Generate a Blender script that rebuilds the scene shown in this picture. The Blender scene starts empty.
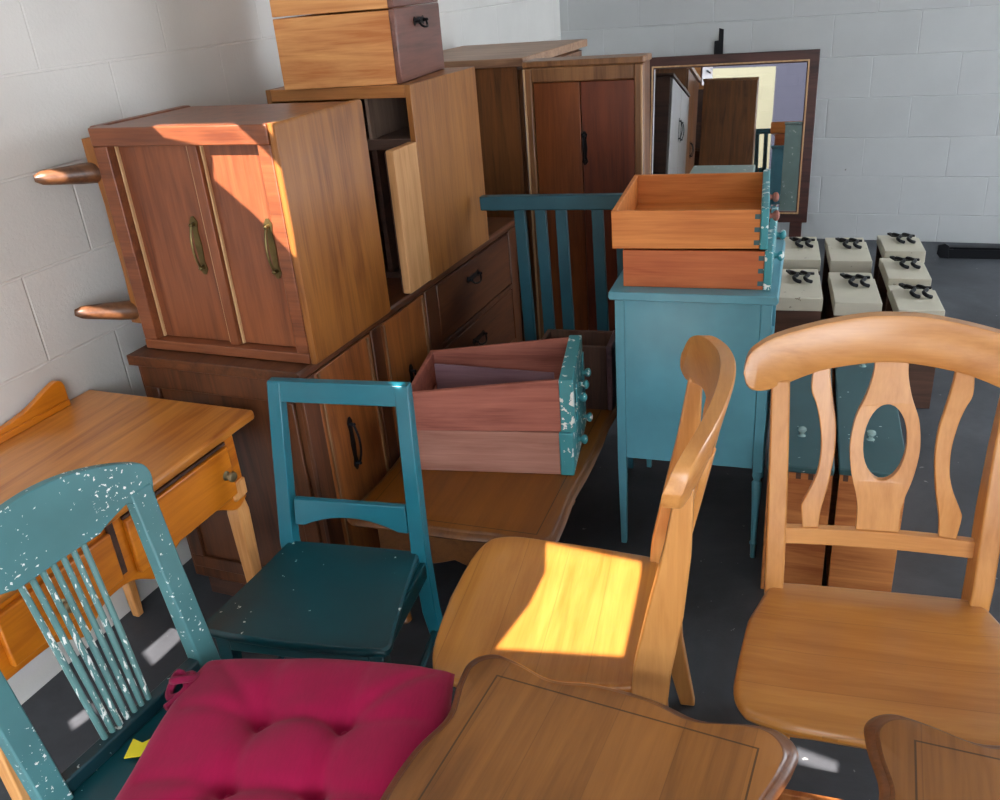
import bpy, bmesh, math, random
from mathutils import Vector, Matrix, Euler
from mathutils.geometry import tessellate_polygon
random.seed(7)
PI = math.pi
R = math.radians
scene = bpy.context.scene
col = scene.collection

# ------------------------------------------------------------------ materials
def lin(c):
    if isinstance(c, str):
        c = tuple(int(c[i:i+2], 16)/255 for i in (0, 2, 4))
    return tuple((v/12.92 if v <= .04045 else ((v+.055)/1.055)**2.4) for v in c) + (1.0,)

class NT:
    def __init__(s, name):
        s.m = bpy.data.materials.new(name); s.m.use_nodes = True
        s.t = s.m.node_tree; s.n = s.t.nodes; s.l = s.t.links
        s.b = s.n['Principled BSDF']
    def new(s, t, **kw):
        n = s.n.new(t)
        for k, v in kw.items(): setattr(n, k, v)
        return n
    def val(s, sock, v):
        if hasattr(v, 'is_output'): s.l.new(v, sock)
        else: sock.default_value = v
    def math(s, op, a, b=None, clamp=False):
        n = s.new('ShaderNodeMath', operation=op); n.use_clamp = clamp
        s.val(n.inputs[0], a)
        if b is not None: s.val(n.inputs[1], b)
        return n.outputs[0]
    def mix(s, f, a, b, blend='MIX'):
        n = s.new('ShaderNodeMix', data_type='RGBA', blend_type=blend)
        s.val(n.inputs[0], f); s.val(n.inputs[6], a); s.val(n.inputs[7], b)
        return n.outputs[2]
    def coords(s, scale=(1, 1, 1), loc=(0, 0, 0), rnd=True):
        tc = s.new('ShaderNodeTexCoord'); mp = s.new('ShaderNodeMapping')
        mp.inputs['Scale'].default_value = scale; mp.inputs['Location'].default_value = loc
        src = tc.outputs['Object']
        if rnd:
            oi = s.new('ShaderNodeObjectInfo'); v = s.new('ShaderNodeVectorMath', operation='ADD')
            k = s.math('MULTIPLY', oi.outputs['Random'], 7.0)
            c = s.new('ShaderNodeCombineXYZ')
            for i in range(3): s.l.new(k, c.inputs[i])
            s.l.new(src, v.inputs[0]); s.l.new(c.outputs[0], v.inputs[1]); src = v.outputs[0]
        s.l.new(src, mp.inputs['Vector'])
        return mp.outputs[0]
    def noise(s, vec, scale, detail=4, rough=.55, dist=0):
        n = s.new('ShaderNodeTexNoise'); s.l.new(vec, n.inputs['Vector'])
        n.inputs['Scale'].default_value = scale; n.inputs['Detail'].default_value = detail
        n.inputs['Roughness'].default_value = rough; n.inputs['Distortion'].default_value = dist
        return n.outputs['Fac']
    def ramp(s, f, stops):
        n = s.new('ShaderNodeValToRGB'); e = n.color_ramp.elements
        while len(e) < len(stops): e.new(.5)
        for i, (p, c) in enumerate(stops): e[i].position = p; e[i].color = c
        s.l.new(f, n.inputs[0]); return n.outputs[0]
    def bump(s, h, strength=.2, dist=.002):
        n = s.new('ShaderNodeBump'); n.inputs['Strength'].default_value = strength; n.inputs['Distance'].default_value = dist
        s.l.new(h, n.inputs['Height']); s.l.new(n.outputs[0], s.b.inputs['Normal'])
    def finish(s, colr, rough=.5, spec=.5, coat=0, metal=0):
        s.val(s.b.inputs['Base Color'], colr); s.val(s.b.inputs['Roughness'], rough)
        s.b.inputs['Specular IOR Level'].default_value = spec; s.b.inputs['Metallic'].default_value = metal
        if coat: s.b.inputs['Coat Weight'].default_value = coat; s.b.inputs['Coat Roughness'].default_value = .25
        return s.m

def wood(name, dark, light, axis='x', rough=.45, coat=0., contrast=1., groove=None, planks=None, fine=.25, blot=None):
    """wood grain along one axis of the thing; groove=(hx,hy,cx,cy) an inlaid line; planks=(axis index, width)"""
    t = NT(name)
    sc = {'x': (1.9, 21, 21), 'y': (21, 1.9, 21), 'z': (21, 21, 1.9)}[axis]
    sf = {'x': (7, 170, 170), 'y': (170, 7, 170), 'z': (170, 170, 7)}[axis]
    tc = t.new('ShaderNodeTexCoord'); sep = t.new('ShaderNodeSeparateXYZ'); t.l.new(tc.outputs['Object'], sep.inputs[0])
    v = t.coords(sc)
    a = t.noise(v, 1.0, 5, .6, .9)
    f = t.noise(t.coords(sf), 1.0, 2, .5)
    big = t.noise(t.coords((1, 1, 1), (3.1, 1.7, .4)), 3.2, 2, .5)
    fac = t.math('ADD', t.math('MULTIPLY', t.math('SUBTRACT', a, .5), 1.7*contrast), .5)
    fac = t.math('ADD', fac, t.math('MULTIPLY', t.math('SUBTRACT', f, .5), fine*2))
    fac = t.math('ADD', fac, t.math('MULTIPLY', t.math('SUBTRACT', big, .5), .8*contrast))
    if planks:
        k = t.math('FLOOR', t.math('DIVIDE', sep.outputs[planks[0]], planks[1]))
        w = t.new('ShaderNodeTexWhiteNoise', noise_dimensions='1D'); t.l.new(k, w.inputs['W'])
        fac = t.math('ADD', fac, t.math('MULTIPLY', t.math('SUBTRACT', w.outputs['Value'], .5), .28))
    d, l = lin(dark), lin(light)
    md = tuple((d[i]*.45+l[i]*.55) for i in range(3))+(1,)
    c = t.ramp(fac, [(.12, d), (.5, md), (.9, l)])
    if planks:
        fr = t.math('FRACT', t.math('DIVIDE', sep.outputs[planks[0]], planks[1]))
        ln = t.math('LESS_THAN', fr, .0016/planks[1])
        c = t.mix(t.math('MULTIPLY', ln, .3), c, tuple(x*.3 for x in d[:3])+(1,))
    if groove:
        hx, hy, cx, cy, wd = groove
        ax = t.math('SUBTRACT', t.math('ABSOLUTE', t.math('SUBTRACT', sep.outputs[0], cx)), hx)
        ay = t.math('SUBTRACT', t.math('ABSOLUTE', t.math('SUBTRACT', sep.outputs[1], cy)), hy)
        m = t.math('ABSOLUTE', t.math('MAXIMUM', ax, ay))
        ln = t.math('LESS_THAN', m, wd)
        c = t.mix(t.math('MULTIPLY', ln, .8), c, tuple(x*.18 for x in d[:3])+(1,))
    t.bump(fac, .12, .0015)
    return t.finish(c, rough, .5, coat)

def paint(name, colr, rough=.4, chips=0., chipcol='e8e6df', var=.12, stretch=(1, 1, 1), coat=0, scale=38, worn=None):
    t = NT(name)
    v = t.coords((1, 1, 1))
    n = t.noise(v, 7, 3)
    b = lin(colr)
    dk = tuple(x*(1-var) for x in b[:3])+(1,); lt = tuple(min(1, x*(1+var)) for x in b[:3])+(1,)
    c = t.ramp(n, [(.3, dk), (.7, lt)])
    if worn:
        wn = t.ramp(t.noise(t.coords((1, 1, 1), (2, 5, 1)), 9, 5, .7), [(.5, (0, 0, 0, 1)), (.62, (1, 1, 1, 1))])
        c = t.mix(t.math('MULTIPLY', wn, .7), c, lin(worn))
    if chips:
        v2 = t.coords(stretch)
        q = t.noise(v2, scale, 3, .6)
        area = t.noise(t.coords((1, 1, 1), (5, 2, 9)), 5, 2)
        q = t.math('ADD', q, t.math('MULTIPLY', t.math('SUBTRACT', area, .5), .35))
        mk = t.ramp(q, [(max(0, .74-chips), (0, 0, 0, 1)), (max(0, .755-chips), (1, 1, 1, 1))])
        c = t.mix(mk, c, lin(chipcol))
    t.bump(n, .06, .002)
    return t.finish(c, rough, .5, coat)

def plain(name, colr, rough=.5, metal=0, spec=.5, var=.1, scale=20):
    t = NT(name)
    n = t.noise(t.coords(), scale, 3)
    b = lin(colr)
    c = t.ramp(n, [(.3, tuple(x*(1-var) for x in b[:3])+(1,)), (.7, tuple(min(1, x*(1+var)) for x in b[:3])+(1,))])
    return t.finish(c, rough, spec, 0, metal)

def block_wall(name, colr, axes, zoff, uoff, bw, rh):
    t = NT(name)
    tc = t.new('ShaderNodeTexCoord'); sep = t.new('ShaderNodeSeparateXYZ'); t.l.new(tc.outputs['Object'], sep.inputs[0])
    cb = t.new('ShaderNodeCombineXYZ')
    t.l.new(t.math('ADD', sep.outputs[axes], uoff), cb.inputs[0]); t.l.new(t.math('ADD', sep.outputs[2], zoff), cb.inputs[1])
    br = t.new('ShaderNodeTexBrick', offset=.5, offset_frequency=2, squash=1.0)
    t.l.new(cb.outputs[0], br.inputs['Vector'])
    br.inputs['Scale'].default_value = 1; br.inputs['Brick Width'].default_value = bw; br.inputs['Row Height'].default_value = rh
    br.inputs['Mortar Size'].default_value = .0045; br.inputs['Mortar Smooth'].default_value = .6
    b = lin(colr)
    br.inputs['Color1'].default_value = b; br.inputs['Color2'].default_value = tuple(x*.95 for x in b[:3])+(1,)
    br.inputs['Mortar'].default_value = tuple(min(1, x*1.06) for x in b[:3])+(1,)
    n = t.noise(t.coords((1, 1, 1), rnd=False), 2.3, 4, .6)
    c = t.mix(.5, br.outputs['Color'], t.ramp(n, [(.3, (.82, .82, .82, 1)), (.7, (1, 1, 1, 1))]), 'MULTIPLY')
    sp = t.noise(t.coords((1, 1, 1), (4, 4, 4), rnd=False), 16, 3, .6)
    c = t.mix(t.ramp(sp, [(.76, (0, 0, 0, 1)), (.79, (.7, .7, .7, 1))]), c, lin('6b665f'))
    grit = t.noise(t.coords((1, 1, 1), rnd=False), 90, 4, .7)
    h = t.math('ADD', t.math('MULTIPLY', br.outputs['Fac'], -1.0), t.math('MULTIPLY', grit, .35))
    t.bump(h, .55, .006)
    return t.finish(c, .62, .35)

def concrete(name, c1, c2, c3, rough=.6):
    t = NT(name)
    a = t.noise(t.coords((1, 1, 1), rnd=False), 1.6, 6, .65, .4)
    c = t.ramp(a, [(.3, lin(c1)), (.55, lin(c2)), (.75, lin(c3))])
    s = t.noise(t.coords((1, 1, 1), (3, 8, 0), rnd=False), 26, 3, .6)
    c = t.mix(t.ramp(s, [(.70, (0, 0, 0, 1)), (.73, (.6, .6, .6, 1))]), c, lin('a7a9ab'))
    g = t.noise(t.coords((1, 1, 1), rnd=False), 120, 3, .6)
    t.bump(g, .15, .003)
    return t.finish(c, rough, .4)

def fabric(name, colr):
    t = NT(name)
    v = t.coords((1, 1, 1))
    w = t.noise(t.coords((220, 40, 60)), 1, 2)
    n = t.noise(v, 6, 3)
    b = lin(colr)
    c = t.ramp(t.math('ADD', t.math('MULTIPLY', n, .6), t.math('MULTIPLY', w, .4)), [(.3, tuple(x*.82 for x in b[:3])+(1,)), (.7, tuple(min(1, x*1.12) for x in b[:3])+(1,))])
    t.bump(t.noise(t.coords((260, 260, 260)), 1, 2), .2, .001)
    t.b.inputs['Sheen Weight'].default_value = .1
    t.b.inputs['Sheen Roughness'].default_value = .5
    return t.finish(c, .85, .2)

# ------------------------------------------------------------------ mesh tools
class M:
    def __init__(s): s.bm = bmesh.new(); s.X = Matrix.Identity(4)
    def v(s, p): return s.bm.verts.new(s.X @ Vector(p))
    def face(s, vs):
        try: return s.bm.faces.new(vs)
        except ValueError: return None
    def box(s, x0, x1, y0, y1, z0, z1):
        p = [s.v((x, y, z)) for z in (z0, z1) for y in (y0, y1) for x in (x0, x1)]
        for f in ((0, 2, 3, 1), (4, 5, 7, 6), (0, 1, 5, 4), (2, 6, 7, 3), (0, 4, 6, 2), (1, 3, 7, 5)): s.face([p[i] for i in f])
        return s
    def prism(s, pts, axis, a, b, holes=()):
        """outline (with holes) in the two other axes, pushed from a to b along axis"""
        def P(q, t):
            return {'x': (t, q[0], q[1]), 'y': (q[0], t, q[1]), 'z': (q[0], q[1], t)}[axis]
        loops = [list(pts)]+[list(h) for h in holes]
        A = [[s.v(P(q, a)) for q in L] for L in loops]; B = [[s.v(P(q, b)) for q in L] for L in loops]
        for la, lb in zip(A, B):
            n = len(la)
            for i in range(n): s.face([la[i], la[(i+1) % n], lb[(i+1) % n], lb[i]])
        if holes:
            fa = [v for L in A for v in L]; fb = [v for L in B for v in L]
            for tri in tessellate_polygon([[Vector((q[0], q[1], 0)) for q in L] for L in loops]):
                s.face([fa[i] for i in tri]); s.face([fb[i] for i in tri])
        else:
            s.face(A[0]); s.face(B[0])
        return s
    def loft(s, rings, cap=True, closed=False):
        V = [[s.v(p) for p in r] for r in rings]
        n = len(V[0]); m = len(V)
        for i in range(m if closed else m-1):
            j = (i+1) % m
            for k in range(n): s.face([V[i][k], V[i][(k+1) % n], V[j][(k+1) % n], V[j][k]])
        if cap and not closed: s.face(V[0]); s.face(V[-1])
        return s
    def tube(s, pts, rad, seg=10, closed=False):
        pts = [Vector(p) for p in pts]; n = len(pts)
        rad = rad if isinstance(rad, (list, tuple)) else [rad]*n
        rings = []; up = None
        for i, p in enumerate(pts):
            d = (pts[(i+1) % n]-pts[i-1]) if closed else (pts[min(i+1, n-1)]-pts[max(i-1, 0)])
            d.normalize()
            if up is None:
                up = d.cross(Vector((0, 0, 1)))
                if up.length < .1: up = d.cross(Vector((1, 0, 0)))
            up = (up-d*up.dot(d)).normalized(); w = d.cross(up)
            rings.append([p+(up*math.cos(2*PI*k/seg)+w*math.sin(2*PI*k/seg))*rad[i] for k in range(seg)])
        return s.loft(rings, True, closed)
    def lathe(s, base, axis, prof, seg=16):
        """prof: (radius, distance along axis)"""
        ax = Vector(axis).normalized(); u = ax.orthogonal().normalized(); w = ax.cross(u); b = Vector(base)
        return s.loft([[b+ax*t+(u*math.cos(2*PI*k/seg)+w*math.sin(2*PI*k/seg))*max(r, 1e-4) for k in range(seg)] for r, t in prof])
    def sqleg(s, pts, half, seg=None):
        """square tapered leg: pts list of (x,y,z), half list of (hx,hy)"""
        rings = []
        for p, h in zip(pts, half):
            hx, hy = h if isinstance(h, tuple) else (h, h)
            rings.append([(p[0]-hx, p[1]-hy, p[2]), (p[0]+hx, p[1]-hy, p[2]), (p[0]+hx, p[1]+hy, p[2]), (p[0]-hx, p[1]+hy, p[2])])
        return s.loft(rings)
    def obj(s, name, mat, parent=None, bevel=.003, smooth=35, seg=2):
        bmesh.ops.recalc_face_normals(s.bm, faces=s.bm.faces)
        me = bpy.data.meshes.new(name); s.bm.to_mesh(me); s.bm.free()
        for p in me.polygons: p.use_smooth = True
        me.set_sharp_from_angle(angle=R(smooth))
        o = bpy.data.objects.new(name, me); col.objects.link(o)
        me.materials.append(mat)
        if parent is not None: o.parent = parent
        if bevel:
            b = o.modifiers.new('edge', 'BEVEL'); b.width = bevel; b.segments = seg; b.limit_method = 'ANGLE'; b.angle_limit = R(40)
            b.harden_normals = False; b.use_clamp_overlap = True
        return o

def tag(o, label, cat, group=None):
    o['label'] = label; o['category'] = cat
    if group: o['group'] = group
    return o

def thing(name, label, cat, loc=(0, 0, 0), rotz=0, group=None):
    o = bpy.data.objects.new(name, None); col.objects.link(o)
    o.empty_display_size = .1
    o.location = loc; o.rotation_euler = (0, 0, R(rotz))
    return tag(o, label, cat, group)

def copy_tree(o, parent=None):
    c = o.copy(); col.objects.link(c)
    if parent is not None: c.parent = parent
    for ch in list(o.children): copy_tree(ch, c)
    return c

def struct(name, m, mat, bevel=0):
    o = m.obj(name, mat, None, bevel); o['kind'] = 'structure'; return o

def arc(cx, cy, rx, ry, a0, a1, n):
    return [(cx+rx*math.cos(R(a0+(a1-a0)*i/n)), cy+ry*math.sin(R(a0+(a1-a0)*i/n))) for i in range(n+1)]

def smoothline(pts, n=6):
    """Catmull-Rom through 2-D points"""
    out = []; P = [pts[0]]+list(pts)+[pts[-1]]
    for i in range(1, len(P)-2):
        for k in range(n):
            t = k/n; a, b, c, d = P[i-1], P[i], P[i+1], P[i+2]
            out.append(tuple(.5*((2*b[j])+(-a[j]+c[j])*t+(2*a[j]-5*b[j]+4*c[j]-d[j])*t*t+(-a[j]+3*b[j]-3*c[j]+d[j])*t**3) for j in range(len(b))))
    out.append(tuple(pts[-1])); return out

# palette ------------------------------------------------------------
W_DRESS = {a: wood('dresser_walnut_'+a, '32180c', '643a20', a, .38, .25) for a in 'yz'}
W_CAB_F = {a: wood('cabinet_red_walnut_'+a, '5a2c18', '8f5230', a, .4, .2, .8) for a in 'xz'}
W_CAB_S = wood('cabinet_golden_veneer', '6a3a14', 'a3692e', 'z', .42, .2, .75)
W_DRBEAD = wood('dresser_beading', '5c3c24', '86603f', 'z', .45)
W_CABLEG = wood('turned_leg_walnut', '4a2c18', '7a4f30', 'x', .4, .2)
W_CAB_L = wood('cabinet_edge_beading', 'a4764c', 'd2ac80', 'z', .5)
W_CAB2 = wood('cabinet_tan_veneer', '6f3f18', 'a26c34', 'z', .45, .1, .7)
W_RAW = wood('raw_pale_plank', 'a0703f', 'cb9a68', 'z', .65)
W_INS = wood('dark_inner_wood_and_shade', '2a170f', '4e2f20', 'x', .7)  # also stands in for shade: open cabinet inside, desk drawer gaps
W_DRAWS = wood('drawer_side_birch', 'c0743a', 'e6a868', 'x', .55, 0, 1.2)
W_DRAWF = wood('drawer_front_rosewood', '4a2a20', '7d4f42', 'y', .35, .3)
W_ARM = wood('armoire_teak', '462708', '7c4a20', 'z', .5, .1)
W_ARMT = wood('armoire_top_teak', '7d5a42', 'b08a6c', 'x', .5, .1)
W_TWO = wood('two_door_frame_wood', '5e3a22', '94673f', 'z', .42, .2)
W_TWOD = {a: wood('two_door_panel_wood_'+a, c1, c2, 'z', .38, .2, .9) for a, c1, c2 in (('tan', '5c2a0e', '8a4a20'), ('red', '4a1c0e', '76361c'))}
W_MIR = wood('mirror_frame_wood', '2c1614', '55302a', 'x', .35, .3)
W_GREYDOOR = wood('sky_sheen_cupboard_wood', '5c5753', '8c8680', 'z', .28, .4, .5)  # grey base carries the sky's sheen on the cupboard doors
W_DESKT = wood('desk_top_pine', '9c5518', 'd48c3c', 'y', .28, .5, 1.0, fine=.15)
W_DESK = wood('desk_honey_pine', 'a55208', 'de861a', 'y', .35, .35, .8, fine=.15)
W_DESKL = wood('desk_leg_pine', 'b9722c', 'eab072', 'z', .4, .2, .7)
W_OAK = {a: wood('natural_oak_'+a, 'ad6b30', 'dca05c', a, .33, .5, .6, fine=.15) for a in 'xyz'}
W_SEAT = wood('oak_seat_planks', '9d5c1e', 'd09346', 'x', .3, .5, .45, planks=(1, .11), fine=.1)
W_COFF = wood('coffee_table_maple', '6b3c12', 'a86c2c', 'x', .36, .3, .7)
W_COFE = wood('coffee_table_edge', '4e2a10', '7c4e24', 'y', .4, .1, .7)
W_RED = wood('red_cedar_drawer', '753a2e', 'b26c5a', 'x', .6, 0, .9)
W_ORDR = wood('orange_cedar_drawer', 'b05c1e', 'dd8c44', 'x', .55, 0, .8)
W_ORDR2 = wood('red_orange_cedar_drawer', 'a04a20', 'cc7440', 'x', .55, 0, .8)
W_UPR = wood('upright_drawer_wood', '9c5526', 'd28a4c', 'z', .5, .1)
W_BROWN = wood('brown_drawer_carcass', '3a241a', '644434', 'z', .6)
T_NIGHT = paint('teal_blue_paint', '5a98a8', .33, .0, 'c6e2e2', .1)
T_NIGHTD = paint('chipped_teal_front', '3f8f96', .45, .16, 'e6e9e4', .14)
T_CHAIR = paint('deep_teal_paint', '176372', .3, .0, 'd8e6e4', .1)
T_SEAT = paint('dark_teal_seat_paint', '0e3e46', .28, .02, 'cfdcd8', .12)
T_OLD = paint('worn_teal_paint', '487a7e', .42, .075, 'e8ece8', .12, (1.6, 1.0, 2.4), scale=52)
T_SLAT = paint('worn_grey_teal_slat_paint', '557f7e', .42, .12, 'dfe4df', .12, (3, 3, .7), scale=46)
T_HEAD = paint('dark_teal_headboard_paint', '22525f', .45, .0, 'cccccc', .12)
T_UP = paint('dusky_teal_front_paint', '355a5f', .4, .03, 'c8dcda', .1)
T_GREY = paint('grey_green_paint', '7d918c', .5, .05, 'c9cfca', .1)
P_CREAM = paint('cream_paint', 'c9c3b0', .5, .03, '8a7f6d', .06)
P_WHITE = paint('white_paint_edge', 'e2e2e2', .5, .02, '9a958a', .04)
K_BLACK = plain('black_iron', '15161a', .45, .6)
K_BRASS = plain('aged_brass', '6d5f3c', .42, .85, .5, .3)
K_KNOB = plain('dull_steel_knob', '8d8468', .35, .8)
K_GLASSK = plain('pale_glass_knob', '88a3a1', .15, 0, .8)
F_RED = fabric('crimson_cotton', '9b0b40')
PL_YEL = plain('yellow_plastic', 'e0d028', .4, 0, .5, .05)
MIRROR = plain('mirror_silver', 'eef0f0', .015, 1.0, .5, 0.01)

# ------------------------------------------------------------------ room
XW, YB, ZC, YF, XR = -2.13, 6.3, 3.0, -3.0, 4.2
fl = M().box(XW-.3, XR+.6, YF-.4, YB+.3, -.12, 0)
struct('floor', fl, concrete('dark_concrete', '303236', '484b50', '5e6166', .62))
struct('wall_left', M().box(XW-.25, XW, YF, YB, 0, ZC), block_wall('white_block_left', 'd4d1cb', 1, -.1425, -2.118, .505, .2525))
struct('wall_back', M().box(XW-.25, XR+.3, YB, YB+.25, 0, ZC), block_wall('white_block_back', 'c3c6c6', 0, -.178, -.18+.25, .50, .2505))
struct('wall_outside', M().box(-4.2, -1.02, -7.2, -7.0, -.02, 3.3), block_wall('cream_block_outside', '6b634c', 0, -.1425, 0, .505, .2525))  # free-standing wall beyond the room, added for the mirror to show
struct('wall_right', M().box(XR, XR+.25, YF, 3.6, 0, ZC), block_wall('white_block_right', 'cbc6be', 1, 0, 0, .505, .2525))  # unseen; added to darken the room, cut short to light the back wall
# the roof slab; its gaps are added, shaped to throw the sun patches
SUN_SLOTS = [
 [(-0.693, -1.075), (-0.652, -1.207), (-0.647, -1.325), (-0.668, -1.497), (-0.391, -1.437), (-0.425, -1.141), (-0.436, -1.09)],
 [(-1.727, 0.143), (-1.712, 0.13), (-1.689, 0.104), (-1.578, 0.081), (-1.591, 0.015), (-1.49, -0.079), (-1.35, -0.234), (-1.346, -0.17), (-1.346, 0.031), (-1.38, 0.074), (-1.444, 0.139), (-1.49, 0.184), (-1.73, 0.184)],
 [(-1.387, 0.153), (-1.38, 0.176), (-1.349, 0.176), (-1.353, 0.106)],
 [(-1.076, -0.634), (-1.020, -0.630), (-1.019, -0.676)],
 [(-2.098, -.010), (-2.03, -.010), (-2.04, -0.07), (-2.098, -.07)],
 [(-2.085, -0.45), (-2.0, -0.44), (-2.02, -0.50), (-2.085, -.50)],
 [(-1.943, -2.173), (-1.927, -2.09), (-1.885, -2.116), (-1.902, -2.194)],
 [(-1.94, -1.883), (-1.921, -1.547), (-1.862, -1.584), (-1.867, -1.919)],
 [(-0.038, -1.636), (0.064, -1.654), (0.062, -1.702), (-0.051, -1.692)],
]
struct('ceiling', M().prism([(XW-.25, YF-.05), (XR+.3, YF-.05), (XR+.3, YB+.25), (XW-.25, YB+.25)], 'z', ZC, ZC+.012, SUN_SLOTS), plain('white_ceiling_board', 'd8d8d4', .7, 0, .3, .04))
# the yard in front and a building added across it to darken the mirror
struct('ground_outside', M().box(-40, 40, -40, YF-.4, -.14, -.02), concrete('yard_concrete', '8b8780', '9c978f', 'aca79e', .8))
struct('building_outside', M().box(-9, 6, -14.6, -14, -.02, 6.5), block_wall('dusky_block_outside', '211d2a', 0, 0, 0, .6, .3))

# ------------------------------------------------------------------ long dresser
def bail_handle(axis, c, length, out, mat, parent, name='handle', plate=True):
    """a bail pull on a plate; axis 'z' hangs upright, 'y' lies along y; out: unit vector away from the front"""
    m = M(); c = Vector(c); o = Vector(out)
    d = Vector((0, 0, 1)) if axis == 'z' else (Vector((0, 1, 0)) if abs(o.y) < .5 else Vector((1, 0, 0)))
    s = d.cross(o).normalized()
    h = length/2
    if plate:
        prof = [(-h*1.05, .004), (-h*.86, .013), (-h*.55, .008), (0, .011), (h*.55, .008), (h*.86, .013), (h*1.05, .004)]
        L = [c+d*t+s*w for t, w in prof]; Rr = [c+d*t-s*w for t, w in reversed(prof)]
        r0 = [p+o*.0 for p in L+Rr]; r1 = [p+o*.003 for p in L+Rr]
        m.loft([r0, r1])
    for t in (-h*.78, h*.78):
        m.lathe(c+d*t, o, [(.007, 0), (.006, .006), (.004, .014), (.006, .017), (.002, .021)], 8)
    sag = s*.0 if axis == 'z' else Vector((0, 0, -.02))
    pts = []
    for i in range(9):
        u = -1+i/4
        pts.append(c+d*(h*.78*u)+o*(.013+.014*(1-u*u))+sag*(1-u**4))
    m.tube(pts, .0038, 7)
    return m.obj(name, mat, parent, 0)

dr = thing('long_dresser', 'long dark walnut dresser on the floor, carrying the tipped cabinet and the open cabinet', 'dresser', (-1.375, 1.745, 0))
m = M().box(-.58, -.012, .012, 1.60, .08, .848); m.obj('carcass', W_DRESS['z'], dr, .002)
m = M().prism([(-.595, .848), (0, .848), (.008, .856), (.008, .872), (.002, .88), (-.595, .88)], 'y', -.006, 1.625); m.obj('top', W_DRESS['y'], dr, .002)
m = M()
m.box(-.56, -.035, -.002, .0115, .13, .175); m.box(-.56, -.035, -.002, .0115, .78, .848)
m.box(-.56, -.51, -.002, .0115, .175, .78); m.box(-.085, -.035, -.002, .0115, .175, .78); m.obj('end_frame', W_DRESS['z'], dr, .003)
m = M().box(-.55, -.05, .03, 1.57, 0, .08); m.obj('plinth', W_INS, dr, .002)
m = M()
for y0, y1 in ((0.0, .07), (.385, .445), (.755, .845), (1.53, 1.61)): m.box(-.0118, .002, y0, y1, .08, .847)
m.box(-.0118, .002, .07, 1.53, .08, .12); m.box(-.0118, .002, .845, 1.53, .352, .372); m.box(-.0118, .002, .845, 1.53, .60, .62)
m.obj('face_frame', W_DRESS['z'], dr, .002)
for y0, y1, hy in ((.075, .38, .20), (.45, .75, .60)):
    d = M().box(-.0115, -.002, y0, y1, .125, .84); dd = d.obj('door', wood('door_burl_%d' % int(y0*100), '5a2d14', '9a5c2c', 'z', .35, .3), dr, .002)
    b = M()
    for a in (y0+.012, y1-.022): b.box(-.0018, .004, a, a+.008, .13, .835)
    b.obj('beading', W_DRBEAD, dd, .001)
    bail_handle('z', (-.002, hy, .555), .17, (1, 0, 0), K_BLACK, dd)
for z0, z1 in ((.625, .84), (.375, .595), (.125, .348)):
    d = M().box(-.0115, .001, .85, 1.525, z0, z1); dd = d.obj('drawer', W_DRESS['y'], dr, .003)
    bail_handle('y', (.001, 1.15, z0+.15), .11, (1, 0, 0), K_BLACK, dd)

# ------------------------------------------------------------------ cabinet lying on its side
cb = thing('tipped_cabinet', 'reddish two door cabinet lying on its side on the dresser, legs pointing at the wall', 'cabinet', (-1.94, 1.80, .8805))
m = M().box(0, .575, .045, .41, .002, .63); m.obj('carcass', W_CAB_F['z'], cb, .002)
m = M().prism([(.575, .0), (.592, .0), (.597, .008), (.597, .627), (.592, .635), (.575, .635)], 'y', .0, .415); m.obj('top_panel', W_CAB_S, cb, .002)
m = M()
m.box(-.002, .574, -.004, .0445, .585, .634); m.box(-.002, .574, -.004, .0445, .001, .030)
m.box(-.002, .045, -.002, .0445, .030, .585); m.box(.535, .5745, -.002, .0445, .030, .585); m.obj('face_frame', W_CAB_F['x'], cb, .003)
m = M().box(.302, .332, .012, .0445, .031, .584); m.obj('centre_stile', W_CAB_F['z'], cb, .002)
for x0, x1, hx in ((.047, .300, .252), (.334, .533, .497)):
    d = M().box(x0, x1, .032, .0445, .032, .583); dd = d.obj('door', W_CAB_F['z'], cb, .0015)
    b = M()
    for a in (x0+.002, x1-.008): b.box(a, a+.0045, .022, .0322, .033, .582)
    b.obj('beading', W_CAB_L, dd, .001)
    bail_handle('z', (hx, .032, .312), .155, (0, -1, 0), K_BRASS, dd)
m = M()
m.box(-.034, -.0005, .030, .41, .0, .634); m.obj('base_moulding', W_CAB_F['z'], cb, .006)
# scalloped apron standing off the base
pts = [(.0, .015), (.03, .015)]
ap = [(-.034, .06), (-.078, .062), (-.078, .10), (-.062, .13), (-.058, .22), (-.060, .31), (-.058, .42), (-.062, .50), (-.078, .53), (-.078, .60), (-.034, .605)]
m = M().prism([(x, z) for x, z in ap], 'y', .036, .054); m.obj('apron', W_CAB_S, cb, .002)
for za, zb in ((.005, .035), (.60, .63)): M().box(-.055, -.0345, .056, .40, za, zb).obj('foot_block', W_CAB_F['x'], cb, .003)
def cab_leg(a, b):
    m = M(); a = Vector(a); b = Vector(b)
    n = 12; pts = [a.lerp(b, i/n) for i in range(n+1)]
    rad = [.030, .030, .026, .029, .0285, .028, .0265, .025, .0235, .022, .0205, .018, .009]
    m.tube(pts, rad, 14); return m.obj('leg', W_CABLEG, cb, 0)
cab_leg((-.0345, .085, .505), (-.160, -.08, .516)); cab_leg((-.0345, .085, .09), (-.162, -.08, .130))
cab_leg((-.0345, .35, .505), (-.165, .38, .516)); cab_leg((-.0345, .35, .09), (-.165, .38, .10))

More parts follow.
